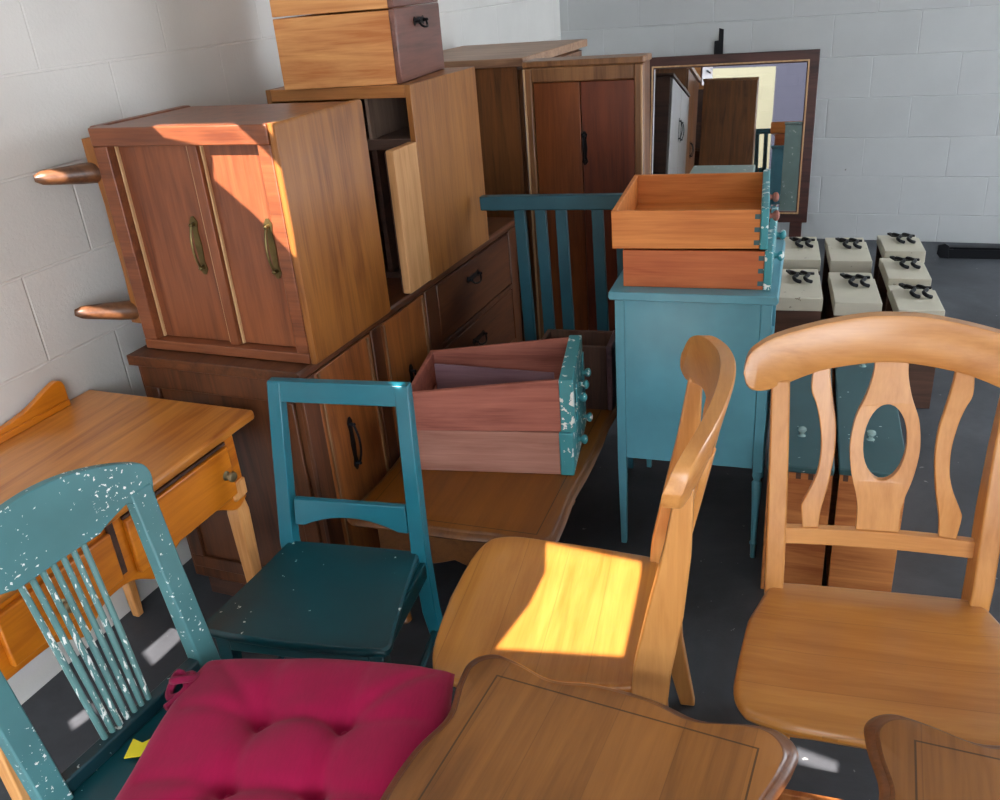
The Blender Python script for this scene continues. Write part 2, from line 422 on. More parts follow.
# ------------------------------------------------------------------ open cabinet behind it
c2 = thing('open_cabinet', 'tan cabinet with an empty shelf and its narrow door swung open, behind the tipped cabinet', 'cabinet', (-1.90, 2.53, .8805))
m = M().box(.525, .545, 0, .505, 0, .634); m.obj('side_panel', W_CAB2, c2, .002)
m = M().box(0, .02, 0, .505, 0, .634); m.obj('side_panel', W_CAB2, c2, .002)
m = M().box(.0202, .5248, 0, .505, .596, .634); m.obj('top_panel', wood('cab_top_tan', '80491f', 'b67a42', 'x', .45), c2, .002)
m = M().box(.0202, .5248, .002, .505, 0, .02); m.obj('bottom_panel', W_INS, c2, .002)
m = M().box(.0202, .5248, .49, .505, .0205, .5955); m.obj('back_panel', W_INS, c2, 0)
m = M().box(.374, .386, .002, .489, .47, .5955); m.obj('divider', wood('shaded_grey_brown_divider', '4d3d33', '7d685a', 'z', .6), c2, .001)  # divider, shelf and back carry the cabinet's inner shade in their colour
m = M().box(.0204, .5246, .004, .489, .435, .469); m.obj('shelf', wood('shelf_shaded_wood', '3c2a22', '5f483c', 'x', .6), c2, .002)
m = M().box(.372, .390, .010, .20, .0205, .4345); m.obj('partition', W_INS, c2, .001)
m = M().box(.517, .545, -.155, -.0015, .004, .462); d = m.obj('door', W_RAW, c2, .003)
m = M().box(.511, .5165, -.152, -.004, .008, .455); m.obj('door_lining', W_INS, d, .001)

# ------------------------------------------------------------------ drawers
def drawer(name, label, cat, loc, rot, L, W, Hh, t, side, inner, front, group=None, over=(.0, .0, .0, .0), ft=.02, back_h=None, bottom=None, dovetail=None, slant=0):
    """open drawer: box from x=0 to L, front board beyond; over = front board overhang (near, far, below, above)"""
    r = thing(name, label, cat, loc, 0, group); r.rotation_euler = rot
    g = .0004
    pr = [(0, .0), (L, .0), (L, Hh), (0, Hh-slant)]
    M().prism(pr, 'y', 0, t).obj('side_panel', side, r, .002)
    M().prism(pr, 'y', W-t, W).obj('side_panel', inner, r, .002)
    M().box(0, t, t+g, W-t-g, 0.006, (back_h or Hh)-slant).obj('back_panel', inner, r, .002)
    M().box(t+g, L-g, t+g, W-t-g, .008, .016).obj('bottom_panel', bottom or inner, r, 0)
    f = M().box(L+g, L+ft, -over[0], W+over[1], -over[2], Hh+over[3]).obj('front_panel', front, r, .004)
    if dovetail:
        n = max(3, int(Hh/.03))
        for i in range(n):
            z = Hh*(i+.5)/n
            M().box(L-.016, L-.0005, -.0012, .0005, z-.007, z+.007).obj('dovetail', dovetail, r, 0)
    return r, f

def knob(c, out, mat, parent, r=.016):
    return M().lathe(c, out, [(r*.9, 0), (r*.55, .003), (r*.45, .010), (r*.8, .014), (r, .020), (r*.9, .026), (r*.45, .030), (.001, .031)], 14).obj('knob', mat, parent, 0)

z0 = .8805+.6345
d1, f1 = drawer('birch_drawer', 'pale birch drawer with a dark front, lower of the two on the open cabinet', 'drawer', (-1.800, 2.500, z0), (0, 0, R(8)), .392, .435, .213, .014, W_DRAWS, W_DRAWS, W_DRAWF, over=(.006, .006, .0, .004))
bail_handle('y', (.412, .21, .172), .10, (1, 0, 0), K_BLACK, f1)
d2, f2 = drawer('birch_drawer', 'pale birch drawer with a dark front, upper of the two, cut by the picture edge', 'drawer', (-1.802, 2.503, z0+.2185), (0, 0, R(8)), .392, .435, .213, .014, W_DRAWS, W_DRAWS, W_DRAWF, over=(.006, .006, .0, .004))
bail_handle('y', (.412, .21, .172), .10, (1, 0, 0), K_BLACK, f2)

# ------------------------------------------------------------------ armoire
ar = thing('armoire', 'tall plain brown armoire with a flat overhanging top against the back corner', 'armoire', (-1.41, 3.63, 0))
m = M().box(-.66, -.022, .01, .88, .05, 1.452); m.obj('carcass', W_ARM, ar, .003)
m = M().box(-.68, .012, -.006, .92, 1.4525, 1.488); m.obj('top', W_ARMT, ar, .004)
m = M().box(-.64, -.04, .03, .86, 0, .05); m.obj('plinth', W_INS, ar, 0)
for a, b, h in ((.02, .44, .40), (.45, .87, .49)):
    d = M().box(-.0215, -.004, a, b, .06, 1.44).obj('door', W_ARM, ar, .003)
    bail_handle('z', (-.004, h, .80), .14, (1, 0, 0), K_BLACK, d)

# two door cabinet in front of it
td = thing('two_door_cabinet', 'brown two door cabinet in a raised frame, standing between the armoire and the mirror', 'cabinet', (-1.368, 3.55, 0))
m = M().box(.004, .494, .03, .135, .04, 1.452); m.obj('carcass', W_ARM, td, .002)
m = M().box(-.004, .502, -.004, .140, 1.4525, 1.478); m.obj('top', W_TWO, td, .005)
m = M()
m.box(-.002, .034, -.006, .0295, .04, 1.452); m.box(.464, .500, -.006, .0295, .04, 1.452); m.box(.0342, .4638, -.006, .0295, 1.395, 1.452); m.box(.0342, .4638, -.006, .0295, .04, .10)
m.obj('face_frame', W_TWO, td, .006)
m = M().box(-.0002, .008, -.012, -.0062, .045, 1.448).box(.490, .498, -.012, -.0062, .045, 1.448); m.obj('beading', W_CAB_L, td, .002)
dl = M().box(.036, .236, .006, .0295, .102, 1.393).obj('door', W_TWOD['tan'], td, .003)
d2_ = M().box(.240, .462, .006, .0295, .102, 1.393).obj('door', W_TWOD['red'], td, .003)
bail_handle('z', (.250, .006, 1.13), .13, (0, -1, 0), K_BLACK, d2_)
m = M().box(.01, .49, .01, .13, 0, .04); m.obj('plinth', W_INS, td, 0)

# low cupboard beyond, which the mirror shows
lc = thing('low_cupboard', 'silvery cupboard with one black handle, seen in the leaning mirror', 'cupboard', (-1.375, 4.66, 0))
m = M().box(-.48, -.022, 0, 1.10, .04, 1.185); m.obj('carcass', W_INS, lc, .003)
m = M().box(-.49, .004, -.004, 1.105, 1.1855, 1.21); m.obj('top', W_INS, lc, .004)
m = M().box(-.46, -.04, .02, 1.08, 0, .04); m.obj('plinth', W_INS, lc, 0)
for a, b, h in ((.01, .545, .49), (.555, 1.09, .61)):
    d = M().box(-.0215, -.003, a, b, .05, 1.175).obj('door', W_GREYDOOR, lc, .003)
    bail_handle('z', (-.003, h, .86), .17, (1, 0, 0), K_BLACK, d)

# ------------------------------------------------------------------ leaning mirror
mw, mh = 1.13, 1.09
mi = thing('leaning_mirror', 'large dark framed mirror leaning against the back wall', 'mirror', (-1.51, 6.075, .012))
mi.rotation_euler = (R(-7.5), 0, R(2.2))
fw = .075
def frame_ring(m, w, h, f, y0, y1, inset=0):
    i = inset
    m.prism([(i, i), (w-i, i), (w-i, h-i), (i, h-i)], 'y', y0, y1, [[(i+f, i+f), (i+f, h-i-f), (w-i-f, h-i-f), (w-i-f, i+f)]])
    return m
m = frame_ring(M(), mw, mh, fw, -.03, .018); m.obj('frame', W_MIR, mi, .004)
m = frame_ring(M(), mw, mh, .010, -.036, -.0302, .058); m.obj('inner_bead', W_CAB_L, mi, .001)
m = M().box(fw-.012, mw-fw+.012, -.008, -.003, fw-.012, mh-fw+.012); m.obj('glass', MIRROR, mi, 0)
m = M().box(.01, mw-.01, .0185, .024, .01, mh-.01); m.obj('backing', W_INS, mi, 0)
m = M().prism([(x, z-.08) for x, z in [(.46, 1.07), (.46, 1.25), (.462, 1.255), (.487, 1.257), (.487, 1.475), (.492, 1.487), (.503, 1.492), (.514, 1.487), (.518, 1.475), (.518, 1.07)]], 'y', .0242, .032,
   [[(q[0], q[1]) for q in arc(.503, zz, .007, .012, 0, 330, 11)] for zz in (1.385, 1.31)]); m.obj('hanging_bracket', K_BLACK, mi, .001)
for o in mi.children: o.location.z = .145
for x in (.03, mw-.11): M().box(x, x+.08, -.02, .018, -.002, .1445).obj('support_post', W_MIR, mi, .003)

# ------------------------------------------------------------------ slatted headboard
hb = thing('slatted_headboard', 'dark teal slatted headboard upright behind the red cedar drawers', 'headboard', (-1.292, 2.90, 0), -1)
hb.rotation_euler = (0, R(-1.2), R(1))
m = M().box(0, .565, -.016, .020, 1.032, 1.083); m.obj('top_rail', T_HEAD, hb, .004)
for x in (.125, .205, .282, .415, .50): M().prism([(x, .30), (x+.044, .30), (x+.042, 1.0315), (x+.002, 1.0315)], 'y', -.008, .010).obj('slat', T_HEAD, hb, .002)
m = M().box(.06, .565, -.014, .018, .245, .2995); m.obj('bottom_rail', T_HEAD, hb, .003)
for x in (.13, .50): M().sqleg([(x+.02, .002, 0.003), (x+.02, .002, .2445)], [.014, .02]).obj('leg', T_HEAD, hb, .002)

# ------------------------------------------------------------------ teal nightstand
ns = thing('teal_nightstand', 'teal blue painted nightstand with an open front, carrying two orange drawers', 'nightstand', (-.682, 2.415, 0), 4)
W_, D_ = .55, .455
m = M().box(.028, D_-.03, -.001+.004, .018, .345, .895); m.obj('side_panel', T_NIGHT, ns, .002)
m = M().box(.028, D_-.03, W_-.018, W_-.003, .345, .895); m.obj('side_panel', T_NIGHT, ns, .002)
m = M().box(.006, .022, .028, W_-.028, .345, .895); m.obj('back_panel', T_NIGHT, ns, .002)
m = M().prism([(-.012, .8955), (D_+.012, .8955), (D_+.018, .905), (D_+.014, .922), (-.014, .922), (-.018, .905)], 'y', -.018, W_+.018); m.obj('top', T_NIGHT, ns, .003)
m = M().box(D_-.027, D_-.002, .03, W_-.03, .60, .625).box(D_-.027, D_-.002, .03, W_-.03, .345, .37).box(.03, D_-.03, .0185, W_-.0185, .35, .36); m.obj('front_rails', T_NIGHT, ns, .002)
for y in (.014, W_-.014):
    M().sqleg([(.014, y, .003), (.014, y, .33), (.014, y, .895)], [.0095, .0145, .0145]).obj('leg', T_NIGHT, ns, .002)
    M().sqleg([(D_-.014, y, .335), (D_-.014, y, .895)], [.0145, .0145]).lathe((D_-.014, y, 0), (0, 0, 1), [(.008, .003), (.009, .05), (.013, .06), (.009, .07), (.012, .20), (.016, .29), (.010, .30), (.016, .315), (.014, .336)], 14).obj('leg', T_NIGHT, ns, .001)

od1, f = drawer('cedar_drawer', 'reddish orange drawer with a chipped teal front, lower one on the teal nightstand', 'drawer', (-.664, 2.450, .9225), (0, 0, R(4.5)), .405, .50, .113, .013, W_ORDR2, W_ORDR2, T_NIGHTD, 'drawers on the teal nightstand', (.008, .008, .0, .004), .022, dovetail=T_UP)
for y in (.14, .37): knob((.427, y, .06), (1, 0, 0), T_NIGHTD, f)
od2, f = drawer('cedar_drawer', 'light orange drawer with a chipped teal front, upper one on the teal nightstand', 'drawer', (-.694, 2.44, 1.0415), (0, 0, R(6.5)), .42, .50, .112, .013, W_ORDR, W_ORDR, T_NIGHTD, 'drawers on the teal nightstand', (.01, .01, .0, .006), .022, dovetail=T_UP)
for y in (.14, .37): knob((.442, y, .06), (1, 0, 0), W_RED, f)

# grey green chest behind the nightstand
gc = thing('grey_green_chest', 'grey green painted chest just showing above the orange drawers', 'chest', (-.592, 3.07, 0), 4)
m = M().box(0, .20, 0, .20, .12, 1.092); m.obj('carcass', T_GREY, gc, .003)
m = M().box(-.008, .212, -.010, .21, 1.0925, 1.115); m.obj('top', T_GREY, gc, .004)
for x in (.02, .18):
    for y in (.02, .18): M().sqleg([(x, y, .003), (x, y, .12)], [.012, .018]).obj('leg', T_GREY, gc, .001)
for z in (.15, .48, .81):
    d = M().box(.2005, .211, .01, .19, z, z+.27).obj('drawer', T_GREY, gc, .003); knob((.211, .10, z+.13), (1, 0, 0), K_BLACK, d)

# ------------------------------------------------------------------ ogee topped tables
def ogee_outline(x0, x1, y0, y1, bump=.022, r=.05, n=16):
    """rectangle with softly rounded shoulders and waists between them"""
    def side(L):
        out = []; e0 = .293*r
        es = [e0+(r*1.02-e0)*i/7 for i in range(7)]
        es += [r*1.02+(L/2-r*1.02)*i/n for i in range(n)]
        es = es+[L/2]+[L-e for e in reversed(es)]
        for q in es:
            e = min(q, L-q)
            w = r-math.sqrt(max(0, r*r-max(0, r-e)**2))
            f = max(0, min(1, (e-e0)/(.9*r)))
            w += f*(bump*math.exp(-((e-.27*L)/(.10*L))**2)+bump*.35*min(1, e/(.3*L)))
            out.append((q, w))
        return out
    P = []
    P += [(x0+a, y0+w) for a, w in side(x1-x0)][:-1]
    P += [(x1-w, y0+a) for a, w in side(y1-y0)][:-1]
    P += [(x1-a, y1-w) for a, w in side(x1-x0)][:-1]
    P += [(x0+w, y1-a) for a, w in side(y1-y0)][:-1]
    return P
def scale_out(P, d):
    cx = sum(p[0] for p in P)/len(P); cy = sum(p[1] for p in P)/len(P)
    hx = max(abs(p[0]-cx) for p in P); hy = max(abs(p[1]-cy) for p in P)
    return [(cx+(p[0]-cx)*(1-d/hx), cy+(p[1]-cy)*(1-d/hy)) for p in P]
def ogee_top(name, P, z0, z1, mat, parent, edge=None):
    h = z1-z0; rings = []
    for d, z in ((.014, z0), (.004, z0+h*.12), (.0, z0+h*.38), (.003, z0+h*.56), (.009, z0+h*.70), (.017, z0+h*.80), (.020, z0+h*.93), (.024, z1)):
        rings.append([(x, y, z) for x, y in scale_out(P, d)])
    cx = sum(q[0] for q in P)/len(P); cy = sum(q[1] for q in P)/len(P)
    for k in (.86, .6, .3, .02): rings.append([(cx+(x-cx)*k, cy+(y-cy)*k, z1) for x, y in scale_out(P, .024)])
    low = [[(cx+(x-cx)*k, cy+(y-cy)*k, z0) for x, y in scale_out(P, .014)] for k in (.02, .5)]
    m = M().loft(low+rings); o = m.obj(name, mat, parent, 0, 30)
    if edge:
        o.data.materials.append(edge)
        for q in o.data.polygons:
            if q.normal.z < .97: q.material_index = 1
    return o
def cabriole(x, y, z1, sx, sy, mat, parent):
    m = M(); pts = []; rad = []
    for i in range(13):
        t = i/12; z = z1*(1-t)+.012*t
        off = .022*math.sin(t*PI*1.15)*(1-t*.3)-.010*t+(.016*max(0, t-.85)/.15)
        pts.append((x+sx*off, y+sy*off, z)); rad.append(.030-.018*t+(.010 if t > .93 else 0))
    pts.append((pts[-1][0], pts[-1][1], .002)); rad.append(.016)
    m.tube(pts, rad, 12); return m.obj('leg', mat, parent, 0)

# coffee table under the red drawers
ct = thing('coffee_table', 'brown coffee table with a moulded edge, under the red cedar drawers', 'coffee table', (-1.285, 1.748, 0), 3)
ogee_top('table_top', ogee_outline(-.04, .60, 0, .98, .007, .05), .392, .42, wood('coffee_top_maple', '562c06', '86500f', 'y', .4, .08, .5, groove=(.26, .44, .28, .49, .0016), fine=.1), ct, W_COFE)
pr = [(.05, .391), (.525, .391), (.525, .295)]+[(x, .295-.03*abs(math.sin((x-.05)/.475*PI*2))) for x in [.525-.475*i/16 for i in range(1, 16)]]+[(.05, .295)]
m = M().prism(pr, 'y', .045, .063).prism(pr, 'y', .917, .935).box(.050, .068, .064, .916, .33, .391).box(.507, .525, .064, .916, .33, .391); m.obj('apron', W_COFE, ct, .003)
for x, sx in ((.075, -1), (.50, 1)):
    for y, sy in ((.08, -1), (.84, 1)): cabriole(x if y < .5 else (x*.55+.13), y, .335, sx, sy, W_COFF, ct)

rd1, f = drawer('red_cedar_drawer', 'dusty red cedar drawer, lower one of the pair on the coffee table', 'drawer', (-1.238, 2.055, .4205), (0, 0, R(11)), .462, .34, .142, .014, wood('pale_red_cedar', '855142', 'b58270', 'x', .65, 0, .8), W_RED, T_NIGHTD, 'red cedar drawers', (.006, .006, .0, .002), .042, dovetail=None)
for y in (.10, .25): knob((.505, y, .07), (1, 0, 0), T_NIGHTD, f)
rd2, f = drawer('red_cedar_drawer', 'dark red cedar drawer with a chipped teal front, on top of the other red drawer', 'drawer', (-1.232, 2.045, .5655), (0, 0, R(13)), .465, .335, .168, .014, W_RED, W_RED, T_NIGHTD, 'red cedar drawers', (.008, .008, .0, .004), .042, dovetail=None, slant=.042)
M().prism([(.03, .0165), (.42, .0165), (.42, .075), (.03, .11)], 'y', .255, .262).obj('divider', wood('mauve_inner_board', '6a4c54', '8f7078', 'x', .6), rd2, 0)
for y in (.08, .17, .26): knob((.508, y, .075), (1, 0, 0), T_NIGHTD, f, .015)
m = M().box(.5078, .514, .03, .06, .02, .13).box(.5078, .514, .275, .305, .02, .13); m.obj('front_moulding', T_NIGHTD, rd2, .003)
rd3, f = drawer('dark_cedar_drawer', 'dark drawer mostly hidden behind the red cedar drawers', 'drawer', (-1.00, 2.57, .4205), (0, 0, R(6)), .235, .15, .235, .014, W_BROWN, W_BROWN, wood('mauve_dark_front', '3c2428', '66474a', 'y', .5), None, (.004, .004, 0, .004), .02)
knob((.255, .08, .19), (1, 0, 0), K_BLACK, f, .012)

# ------------------------------------------------------------------ natural oak chairs
def chair_bow(u): return .024-.060*(u/.3)**2
def oak_chair(label, loc, rz, sw=1., sd=1.06):
    r = thing('dining_chair', label, 'chair', loc, rz, 'natural oak dining chairs')
    # seat: back edge at y=+.015, front at about -.41
    half = [(.0, .018), (.16, .018), (.205, .012), (.222, -.01), (.232, -.08), (.246, -.18), (.258, -.28), (.262, -.34), (.250, -.385), (.225, -.405), (.15, -.423), (0, -.432)]
    half = [(x*(1+(sw-1)*min(1, max(0, .03-y)/.15)), y*sd if y < 0 else y) for x, y in smoothline(half, 4)]
    P = half+[(-x, y) for x, y in reversed(half[1:-1])]
    rings = []
    for d, z in ((.014, -.036), (.004, -.030), (0, -.020), (.0, -.012), (.004, -.004), (.012, 0)):
        rings.append([(x, y, z) for x, y in scale_out(P, d)])
    rings.append([(x, y, -.004) for x, y in scale_out(P, .07)])
    rings.append([(x, y, -.007) for x, y in scale_out(P, .14)])
    M().loft(rings).obj('seat', W_SEAT, r, 0, 50)
    lean = .2
    # rear posts, lower leg in one piece with the post
    for s in (-1, 1):
        m = M(); pts = []; hw = []
        for z, yo, xo, hx, hy in ((-.457, .085, .205, .015, .019), (-.25, .042, .211, .018, .027), (-.05, .020, .216, .020, .037), (.05, .027, .218, .021, .038), (.2, .052, .220, .021, .035), (.35, .073, .224, .0205, .026), (.505, .086, .229, .0195, .0155)):
            pts.append((s*xo, yo, z)); hw.append((hx, hy))
        m.sqleg(pts, hw).obj('leg', W_OAK['z'], r, .004)
        m = M(); pts = [(s*.205, -.345, -.037), (s*.21, -.35, -.2), (s*.214, -.355, -.455)]
        m.sqleg(pts, [.021, .019, .015]).obj('leg', W_OAK['z'], r, .004)
    # crest rail
    zh = smoothline([(-.308, .532), (-.300, .566), (-.278, .586), (-.24, .604), (-.17, .624), (-.06, .638), (0, .640), (.06, .638), (.17, .624), (.24, .604), (.278, .586), (.300, .566), (.308, .532)], 3)
    zl = smoothline([(-.308, .530), (-.300, .500), (-.280, .486), (-.24, .488), (-.13, .519), (-.06, .534), (0, .538), (.06, .534), (.13, .519), (.24, .488), (.280, .486), (.300, .500), (.308, .530)], 3)
    rings = []
    for (a, h), (b, l) in zip(zh, zl):
        u = (a+b)/2; y = chair_bow(u); t = .016
        yh = y+lean*h; yl = y+lean*l; c = min(.006, (h-l)*.25)
        rings.append([(u, yl-t+c*.5, l+.0), (u, yl-t, l+c), (u, yh-t, h-c), (u, yh-t+c*.5, h), (u, yh+t-c*.5, h), (u, yh+t, h-c), (u, yl+t, l+c), (u, yl+t-c*.5, l)])
    M().loft(rings).obj('crest_rail', W_OAK['x'], r, 0, 40)
    # lower cross rail
    rings = []
    for i in range(13):
        u = -.199+.398*i/12; y = .040+.010*(1-(u/.2)**2)
        rings.append([(u, y-.010, .094), (u, y-.010+.006, .134), (u, y+.010+.006, .134), (u, y+.010, .094)])
    M().loft(rings).obj('cross_rail', W_OAK['x'], r, .002)
    def lean_prism(name, P, holes, y0, th):
        m = M(); m.prism(P, 'y', -th/2, th/2, holes)
        for v in m.bm.verts: v.co.y += y0+lean*v.co.z+chair_bow(v.co.x)*.9
        m.obj(name, W_OAK['z'], r, .0025)
    sp = smoothline([(.034, .540), (.035, .505), (.046, .455), (.064, .405), (.0715, .350), (.070, .31), (.063, .265), (.050, .215), (.045, .18), (.045, .1345)], 4)
    sp = sp[:1]+[q for q in sp[1:]]
    P = sp+[(-x, z) for x, z in reversed(sp)]
    hole = [(x, z) for x, z in arc(0, .346, .0445, .090, 0, 348, 29)]
    lean_prism('splat', P, [hole], .012, .014)
    for s in (-1, 1):
        a = smoothline([(.160, .523), (.162, .470), (.150, .435), (.140, .395), (.133, .340), (.135, .285), (.145, .245), (.163, .203), (.167, .185), (.161, .1345)], 4)
        b = smoothline([(.126, .1345), (.1235, .175), (.112, .235), (.105, .29), (.102, .34), (.105, .39), (.114, .44), (.122, .49), (.125, .525)], 4)
        lean_prism('spindle', [(s*x, z) for x, z in a+b], [], .014, .013)
    # aprons
    m = M().box(-.19, .19, -.372, -.350, -.095, -.038).box(-.185, .185, -.030, -.012, -.085, -.038)
    for s in (-1, 1): m.box(s*.207-.009, s*.207+.009, -.33, -.035, -.09, -.038)
    m.obj('apron', W_OAK['x'], r, .002)
    for o in r.children:
        if o.name.split('.')[0] in ('crest_rail', 'splat', 'spindle', 'leg'):
            for v in o.data.vertices:
                if v.co.z > .14: v.co.z = .14+(v.co.z-.14)*.96
    return r
oak_chair('natural oak chair facing the camera, oval cutout in its back, beside the two end tables', (.096, 1.762, .4615), 7.5, 1.15, 1.03)
oak_chair('natural oak chair turned sideways with a sunlit seat, in front of the teal nightstand', (-.372, 1.545, .4615), -81.5, 1.02, 1.10)

# ------------------------------------------------------------------ plain teal chair
tc_ = thing('side_chair', 'deep teal painted chair with an open square back, in front of the dresser', 'chair', (-1.180, 1.574, .4605), 8)
lean = .15
P = smoothline([(-.185, .02), (0, .022), (.185, .02)], 3)+smoothline([(.190, 0), (.205, -.12), (.228, -.27), (.240, -.335), (.228, -.352)], 3)+smoothline([(.15, -.36), (0, -.365), (-.15, -.36)], 3)+smoothline([(-.228, -.352), (-.240, -.335), (-.228, -.27), (-.205, -.12), (-.190, 0)], 3)
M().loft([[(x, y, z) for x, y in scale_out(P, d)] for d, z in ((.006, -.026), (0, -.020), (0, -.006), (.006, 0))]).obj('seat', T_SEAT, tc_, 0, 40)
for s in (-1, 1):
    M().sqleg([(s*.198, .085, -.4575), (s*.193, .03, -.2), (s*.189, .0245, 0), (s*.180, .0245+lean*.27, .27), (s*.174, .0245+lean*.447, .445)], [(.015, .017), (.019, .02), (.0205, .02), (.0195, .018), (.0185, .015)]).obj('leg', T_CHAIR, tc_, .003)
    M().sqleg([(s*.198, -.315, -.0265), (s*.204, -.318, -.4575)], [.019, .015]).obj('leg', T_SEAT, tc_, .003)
def lp(name, P, y0, th, mat, r, ln, holes=()):
    m = M(); m.prism(P, 'y', -th/2, th/2, holes)
    for v in m.bm.verts: v.co.y += y0+ln*v.co.z
    return m.obj(name, mat, r, .0025)
lp('top_rail', [(-.192, .392), (.192, .392), (.192, .447), (-.192, .447)], .0245, .026, T_CHAIR, tc_, lean)
lp('cross_rail', [(-.158, .122), (.158, .122), (.162, .048)]+[(x, .048+.030*(1-(x/.135)**2)) for x in [.135-.27*i/14 for i in range(15)]]+[(-.162, .048)], .0245, .018, T_CHAIR, tc_, lean)
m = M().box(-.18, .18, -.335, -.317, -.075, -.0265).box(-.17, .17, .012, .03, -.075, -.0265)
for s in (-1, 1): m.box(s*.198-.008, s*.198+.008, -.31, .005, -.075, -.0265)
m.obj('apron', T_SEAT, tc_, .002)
for s in (-1, 1): M().tube([(s*.203, -.317, -.30), (s*.195, .03, -.28)], .010, 8).obj('stretcher', T_SEAT, tc_, 0)

# ------------------------------------------------------------------ worn teal spindle chair with the cushion
wc = thing('spindle_chair', 'worn chipped teal chair with thin spindles in its back, under the crimson cushion', 'chair', (-1.27, .90, .4605), 86)
lean = .17
P = [(-.205, .012), (.205, .012)]+smoothline([(.215, -.02), (.228, -.2), (.235, -.36), (.215, -.40)], 3)+[(-.215, -.40)]+smoothline([(-.235, -.36), (-.228, -.2), (-.215, -.02)], 3)
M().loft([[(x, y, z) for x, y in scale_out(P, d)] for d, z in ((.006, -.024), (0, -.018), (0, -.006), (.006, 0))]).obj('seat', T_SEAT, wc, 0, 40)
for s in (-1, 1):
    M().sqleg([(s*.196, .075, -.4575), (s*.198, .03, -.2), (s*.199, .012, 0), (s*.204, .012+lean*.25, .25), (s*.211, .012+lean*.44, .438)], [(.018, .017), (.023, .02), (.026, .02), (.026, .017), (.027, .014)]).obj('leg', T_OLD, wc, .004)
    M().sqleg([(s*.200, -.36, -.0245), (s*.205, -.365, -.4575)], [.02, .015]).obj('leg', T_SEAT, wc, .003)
top = smoothline([(-.240, .42), (-.249, .448), (-.243, .474), (-.222, .490), (-.16, .517), (-.08, .540), (0, .548), (.08, .540), (.16, .517), (.222, .490), (.243, .474), (.249, .448), (.240, .42)], 4)
low = smoothline([(.188, .40), (.183, .416), (.172, .424), (.14, .418), (.105, .408), (.085, .403), (0, .404), (-.085, .403), (-.105, .408), (-.14, .418), (-.172, .424), (-.183, .416), (-.188, .40)], 3)
cr = [(-.238, .40)]+top+[(.238, .40)]+low
lp('crest_rail', cr, .012, .022, T_OLD, wc, lean)
for i in range(7):
    x0 = -.080+.0232*i; x1 = -.066+.0187*i
    M().tube([(x1, .012+lean*.02, .012), (x1*.5+x0*.5, .012+lean*.2, .2), (x0, .012+lean*.407, .407)], [.0062, .0068, .0062], 8).obj('spindle', T_SLAT, wc, 0)
m = M().box(-.175, .175, .001, .031, .0005, .034); m.obj('lower_rail', paint('scuffed_dark_teal', '12333b', .4, .08, 'b9c4c4', .12), wc, .004)
m = M().box(-.18, .18, -.375, -.357, -.07, -.0245)
for s in (-1, 1): m.box(s*.202-.008, s*.202+.008, -.345, .0, -.07, -.0245)
m.obj('apron', T_SEAT, wc, .002)

# cushion
cu = thing('seat_cushion', 'crimson tufted square cushion lying on the worn teal chair', 'cushion', (-.905, .900, .4615), 14)
def cushion_mesh():
    m = M(); n = 72; hx = .288; hy = .255; H0 = .072
    T = [(a, b) for a in (-.085, .085) for b in (-.08, .08)]
    def pos(i, j, top):
        a = -1+2*i/n; b = -1+2*j/n
        # rounded square plan
        k = 1-.035*(a*a)*(b*b)
        x = hx*a*k*(1+.012*math.sin(5*b)); y = hy*b*k*(1+.012*math.sin(4*a+1))
        e = max(0, (1-a**6))*max(0, (1-b**6)); z = H0*.5*(e**.42)
        if top:
            z *= 1.22
            for tx, ty in T:
                dx, dy = x-tx, y-ty; rr = math.hypot(dx, dy)
                z -= .015*math.exp(-(rr/.022)**2)+.020*math.exp(-(rr/.060)**2)
            def crease(px, py, qx, qy, depth):
                vx, vy = qx-px, qy-py; L = vx*vx+vy*vy; t = max(0, min(1, ((x-px)*vx+(y-py)*vy)/L))
                d = math.hypot(x-px-t*vx, y-py-t*vy); return depth*1.25*math.exp(-(d/.016)**2)
            z -= crease(-.085, -.08, .085, -.08, .008)+crease(-.085, .08, .085, .08, .008)+crease(-.085, -.08, -.085, .08, .008)+crease(.085, -.08, .085, .08, .008)
            for tx, ty in T:
                z -= crease(tx, ty, tx*2.7, ty*2.75, .006)
                z -= crease(tx, ty, tx*1.1, ty*2.8, .004)+crease(tx, ty, tx*2.8, ty*1.1, .004)
            z += .003*math.sin(31*x+9*y)*e+.0025*math.sin(-23*x+27*y+1)*e
            return (x, y, max(.022*max(0, 1-abs(a)**8-abs(b)**8)+.002, H0*.5+z) if e > .02 else H0*.5+z)
        return (x, y, H0*.5-min(z, H0*.5-.0006) if True else 0)
    top = [[m.v(pos(i, j, True)) for j in range(n+1)] for i in range(n+1)]
    bot = [[(top[i][j] if i in (0, n) or j in (0, n) else m.v(pos(i, j, False))) for j in range(n+1)] for i in range(n+1)]
    for i in range(n):
        for j in range(n):
            m.face([top[i][j], top[i+1][j], top[i+1][j+1], top[i][j+1]])
            m.face([bot[i][j], bot[i][j+1], bot[i+1][j+1], bot[i+1][j]])
    return m
cushion_mesh().obj('cover', F_RED, cu, 0, 80)
for tx in (-.085, .085):
    for ty in (-.08, .08): M().lathe((tx, ty, .0245), (0, 0, 1), [(.005, 0), (.007, .002), (.005, .004), (.001, .005)], 12).obj('tuft_button', F_RED, cu, 0)
m = M()
tie = [(-.262, .19, .05), (-.265, .158, .075), (-.285, .14, .085), (-.30, .155, .07), (-.285, .18, .06), (-.265, .17, .07), (-.275, .145, .05), (-.30, .13, .045), (-.31, .15, .05), (-.29, .165, .082), (-.27, .15, .06), (-.285, .12, .05), (-.295, .10, .048)]
m.tube([tuple(p) for p in smoothline(tie, 5)], .0085, 8); m.obj('tie', fabric('dull_crimson_tie', '7d1038'), cu, 0)

